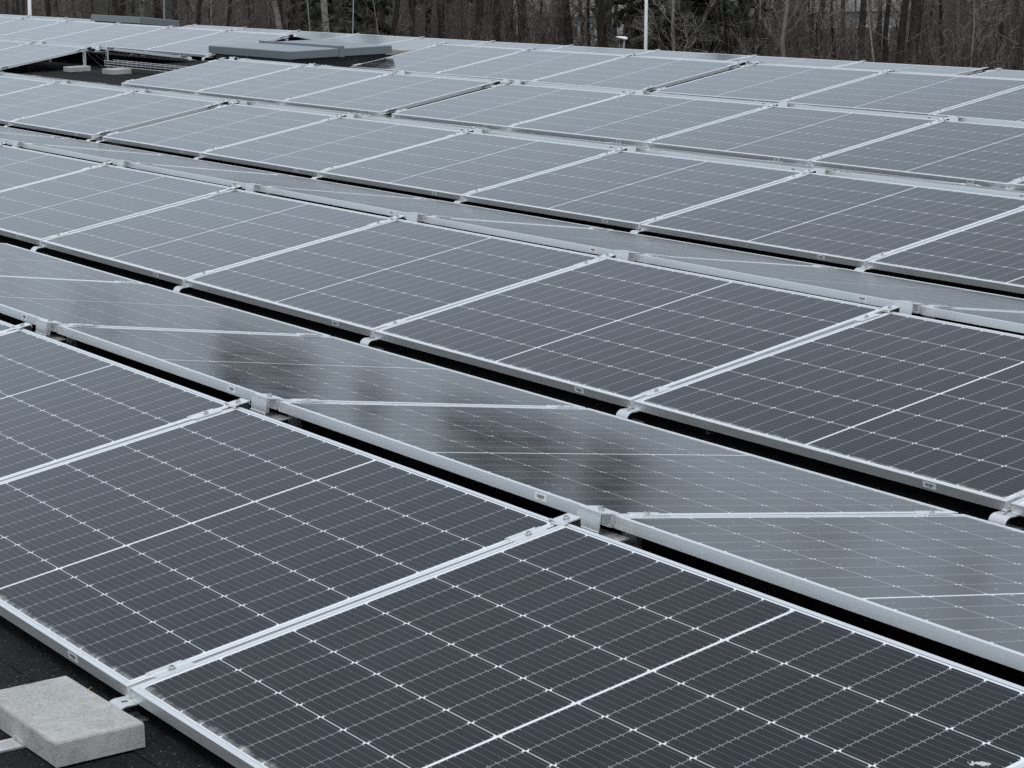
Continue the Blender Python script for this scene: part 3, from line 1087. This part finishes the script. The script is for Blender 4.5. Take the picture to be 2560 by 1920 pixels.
FRONT = [  # kind, u, distance, lean, scale, variant
    ('slim', 40, 100, 2, 1, 0), ('slim', 130, 104, -1, 1, 1), ('dark', 278, 108, 0, 0.9, 1), ('dark', 312, 106, 1, 0.9, 2), ('birch', 357, 100, 3, 1.0, 1),
    ('slim', 470, 103, -2, 1, 2), ('slim', 560, 107, 1, 1, 0), ('birch', 706, 99, -9, 1.0, 0), ('sapling', 744, 97, -8, 1.3, 0), ('birch', 824, 101, -5, 1.15, 0),
    ('spruce', 850, 106, 0, 0.95, 1), ('sapling', 927, 97, -8, 1.4, 1), ('dark', 968, 105, 1, 0.95, 1), ('slim', 1040, 102, 2, 1, 1), ('dark', 1115, 108, 0, 0.9, 2),
    ('dark', 1190, 107, -1, 1, 0), ('dark', 1247, 112, 0, 1, 3), ('slim', 1303, 99, -3, 0.9, 2), ('slim', 1319, 100, 1, 0.9, 1), ('dark', 1393, 104, -1, 1.0, 1),
    ('dark', 1426, 106, 0, 1.1, 0), ('dark', 1486, 108, 1, 0.8, 2), ('dark', 1508, 103, 0, 1.2, 0), ('slim', 1560, 110, 2, 1, 0), ('young', 1671, 96, -1, 1.0, 0),
    ('spruce', 1706, 103, 0, 1.0, 0), ('slim', 1770, 108, -1, 1, 1), ('dark', 1827, 105, 0, 0.9, 1), ('dark', 1850, 110, 1, 1, 3), ('dark', 1873, 104, -1, 0.9, 2),
    ('slim', 1893, 107, 0, 1.1, 1), ('young', 1974, 97, 2, 1.15, 0), ('dark', 2036, 106, 0, 1.0, 1), ('slim', 2100, 109, -1, 1, 2), ('birch', 2143, 102, -1, 0.6, 1),
    ('sapling', 2186, 97, -4, 1.5, 0), ('slim', 2216, 107, 1, 1.1, 1), ('dark', 2255, 102, 1, 0.95, 0), ('dark', 2297, 106, 0, 1.0, 3), ('slim', 2360, 108, -2, 1, 0),
    ('young', 2420, 98, -3, 0.9, 1), ('dark', 2496, 104, 0, 0.9, 2), ('dark', 2575, 99, 8, 1.25, 3)]
for f_ in FRONT: plant(*f_)
for k in range(125):
    u = -260 + 3080 * (k + tr_r.random()) / 125
    d = tr_r.uniform(108, 172)
    plant(tr_r.choice(('dark', 'slim', 'slim', 'slim', 'slim', 'young', 'birch')), u, d, tr_r.gauss(0, 2), tr_r.uniform(0.85, 1.15), None, False)
for (u, d, sc_) in ((735, 128, 1.0), (1070, 134, 0.85), (1305, 126, 1.0), (1400, 134, 1.05), (1520, 130, 0.95)):
    plant('spruce', u, d, 0, sc_, 2 + int(u) % 2, False)

LOOK = {'dark': 'thick dark trunk', 'slim': 'slim dark trunk', 'birch': 'pale speckled birch', 'young': 'branchy grey tree',
        'sapling': 'thin pale sapling', 'spruce': 'dark green spruce'}
for kind in LOOK:
    for n_, q in enumerate(sorted([t for t in TREES if t[0] == kind and t[4]], key=lambda t: t[1])):
        tag(q[3], '%s at the wood edge, %s of its kind from the left' % (LOOK[kind], ORD[n_ + 1]), 'tree', 'trees at the front of the wood')
    for q in [t for t in TREES if t[0] == kind and not t[4]]:
        tag(q[3], '%s standing deep in the dark wood behind the front trees' % LOOK[kind], 'tree', 'trees deep in the wood: ' + LOOK[kind])

# brushwood: thousands of thin stems in front of and between the trunks
bw_ = MB()
br_r = random.Random(9)
for k in range(27000):
    u = br_r.uniform(-200, 2760)
    d = 94 + 84 * br_r.random() ** 1.2
    p = at_dist(u, 75, d)
    dens = math.sin(u * 0.011) + math.sin(u * 0.027 + 2) + 0.6 * math.sin(u * 0.05)
    h = br_r.uniform(1.8, 6.2) * (1.0 + 0.16 * dens)
    p = Vector((p.x, p.y, gz(d) - 0.1))
    q = p + GUP * h + Vector((br_r.gauss(0, 0.22), br_r.gauss(0, 0.22), 0)) * h
    w = br_r.uniform(0.008, 0.017) * (2.2 if br_r.random() < 0.10 else 1.0)
    strip(bw_, p, q, w)
    for m_ in range(6):
        t = br_r.uniform(0.25, 0.95)
        p2 = p.lerp(q, t)
        strip(bw_, p2, p2 + Vector((br_r.gauss(0, 0.6), br_r.gauss(0, 0.6), br_r.uniform(0.1, 0.9))) * br_r.uniform(0.4, 1.1), 0.006)
tag(bw_.build('brushwood', M['brush']), 'tangle of thin brown brushwood along the edge of the wood', 'brushwood', kind='stuff')


# ------------------------------------------------------------------ houses glimpsed through the wood
M['render'] = simple('pale_render', (0.55, 0.57, 0.58), 0.85, var=0.1, scale=0.6)
M['pane'] = simple('window_glass', (0.10, 0.14, 0.17), 0.1, scale=0.4)
M['tile'] = simple('grey_roof_tiles', (0.16, 0.155, 0.15), 0.8)


def house(u0, u1, d, v_top, label):
    a, b = at_dist(u0, 80, d), at_dist(u1, 80, d)
    L = math.hypot(b.x - a.x, b.y - a.y)
    ztop = at_dist((u0 + u1) / 2, v_top, d).z
    zb_ = gz(d) - 0.2
    e = empty('house', (a.x, a.y, zb_), (0, 0, math.atan2(b.y - a.y, b.x - a.x)))
    h = ztop - zb_
    w = MB(); w.box(0, L, 0, 7, 0, h); w.build('wall', M['render'], e)
    r_ = MB()
    r_.quad([(-0.4, -0.5, h - 0.05), (L + 0.4, -0.5, h - 0.05), (L + 0.4, 3.5, h + 1.9), (-0.4, 3.5, h + 1.9)])
    r_.quad([(L + 0.4, 7.5, h - 0.05), (-0.4, 7.5, h - 0.05), (-0.4, 3.5, h + 1.9), (L + 0.4, 3.5, h + 1.9)])
    r_.quad([(-0.4, -0.5, h - 0.05), (-0.4, 3.5, h + 1.9), (-0.4, 7.5, h - 0.05)])
    r_.quad([(L + 0.4, -0.5, h - 0.05), (L + 0.4, 7.5, h - 0.05), (L + 0.4, 3.5, h + 1.9)])
    r_.build('roof', M['tile'], e)
    n = max(2, int(L / 2.6))
    for i in range(n):
        x = (i + 0.5) * L / n
        f = MB()
        for (xa, xb3, za, zb3) in ((-0.75, 0.75, 1.0, 1.06), (-0.75, 0.75, 2.2, 2.26), (-0.75, -0.69, 1.06, 2.2), (0.69, 0.75, 1.06, 2.2), (-0.03, 0.03, 1.06, 2.2)):
            f.box(x + xa, x + xb3, -0.05, -0.002, za, zb3)
        fo = f.build('window', M['sticker'], e)
        g_ = MB(); g_.box(x - 0.69, x + 0.69, -0.02, -0.003, 1.06, 2.2); g_.build('pane', M['pane'], fo)
    return tag(e, label, 'house', 'houses behind the wood')


house(2030, 2290, 205, 26, 'pale house with bluish windows half hidden behind the right of the wood')
house(1290, 1560, 222, 40, 'pale house half hidden behind the trees in the middle of the wood')
house(1800, 1930, 215, 50, 'small pale house half hidden behind the trees right of the spruce')


# ------------------------------------------------------------------ flagpoles, thin poles, lamp
def pole(name, u, v_low, u_top, d, r, top_h, mat, label, cat, group=None, knob=True):
    a = at_dist(u, v_low, d); b = at_dist(u_top, 0, d)
    dirv = (b - a) / (b.z - a.z)
    base = a + dirv * (gz(d) - a.z)
    H_ = top_h
    e = empty(name, base)
    q = Vector((0, 0, 1)).rotation_difference(dirv.normalized())
    e.rotation_mode = 'QUATERNION'; e.rotation_quaternion = q
    mb = MB(); mb.tube([(0, 0, -0.3), (0, 0, H_ * 0.5), (0, 0, H_)], [r * 1.25, r, r * 0.7], 14)
    mb.build('pole', mat, e, True)
    ft = MB(); ft.tube([(0, 0, -0.1), (0, 0, 0.25), (0, 0, 0.30)], [r * 2.2, r * 2.2, r * 1.4], 12); ft.build('base', M['wire'], e)
    if knob:
        kb = MB()
        kb.tube([(0, 0, H_), (0, 0, H_ + 0.03), (0, 0, H_ + 0.09), (0, 0, H_ + 0.15), (0, 0, H_ + 0.17)], [r * 0.5, r * 1.2, r * 1.7, r * 1.2, 0.01], 12)
        kb.build('finial', mat, e, True)
    return tag(e, label, cat, group)


M['white'] = simple('white_paint', (0.88, 0.89, 0.89), 0.4, var=0.04)
M['greypaint'] = simple('grey_paint', (0.20, 0.215, 0.225), 0.5, var=0.05)
pole('flagpole', 74.5, 35, 73.6, 72, 0.058, 12.0, M['white'], 'white flagpole in front of the wood at the far left', 'flagpole', 'white flagpoles in front of the wood')
pole('flagpole', 1614, 127, 1615.8, 74, 0.053, 12.0, M['white'], 'white flagpole in front of the wood right of the street lamp', 'flagpole', 'white flagpoles in front of the wood')
pole('grey_pole', 410.5, 53, 410.2, 86, 0.024, 8.0, M['greypaint'], 'thin grey pole before the wood above the low rooflight', 'pole', 'thin grey poles before the wood')
pole('grey_pole', 882, 85, 883.5, 86, 0.024, 8.0, M['greypaint'], 'thin grey pole before the wood beside the dark spruce', 'pole', 'thin grey poles before the wood')

ld = 88.0
lt = at_dist(1561.5, 96, ld); lb = at_dist(1558.5, 125, ld)
dl = (lt - lb) / (lt.z - lb.z)
lbase = lb + dl * (gz(ld) - lb.z)
lamp = empty('street_lamp', lbase)
lamp.rotation_mode = 'QUATERNION'; lamp.rotation_quaternion = Vector((0, 0, 1)).rotation_difference(dl.normalized())
LH = (lt - lbase).length
lp = MB(); lp.tube([(0, 0, -0.3), (0, 0, 1.0), (0, 0, LH)], [0.06, 0.045, 0.034], 12); lp.build('post', M['greypaint'], lamp, True)
hd = MB()
sv = Vector((-RGT.x, -RGT.y, 0)).normalized()
sw = Vector((-sv.y, sv.x, 0))
secs = [(-0.12, 0.03, 0.03, -0.02), (-0.08, 0.08, 0.055, -0.055), (0.0, 0.10, 0.062, -0.065), (0.14, 0.10, 0.058, -0.03), (0.26, 0.085, 0.045, 0.0), (0.33, 0.03, 0.035, 0.015)]
rows_ = []
for (s_, w_, zt_, zb4) in secs:
    c_ = Vector((0, 0, LH)) + sv * s_
    rows_.append([c_ - sw * w_ + Vector((0, 0, (zt_ + zb4) / 2)), c_ - sw * w_ * 0.6 + Vector((0, 0, zt_)), c_ + sw * w_ * 0.6 + Vector((0, 0, zt_)),
                  c_ + sw * w_ + Vector((0, 0, (zt_ + zb4) / 2)), c_ + sw * w_ * 0.6 + Vector((0, 0, zb4)), c_ - sw * w_ * 0.6 + Vector((0, 0, zb4))])
for a, b in zip(rows_, rows_[1:]):
    for i in range(6): hd.quad([a[i], a[(i + 1) % 6], b[(i + 1) % 6], b[i]])
hd.quad(rows_[0][::-1]); hd.quad(rows_[-1])
hd.build('lamp_head', M['white'], lamp)
tag(lamp, 'street lamp with a flat white head before the wood left of the flagpole', 'street lamp')
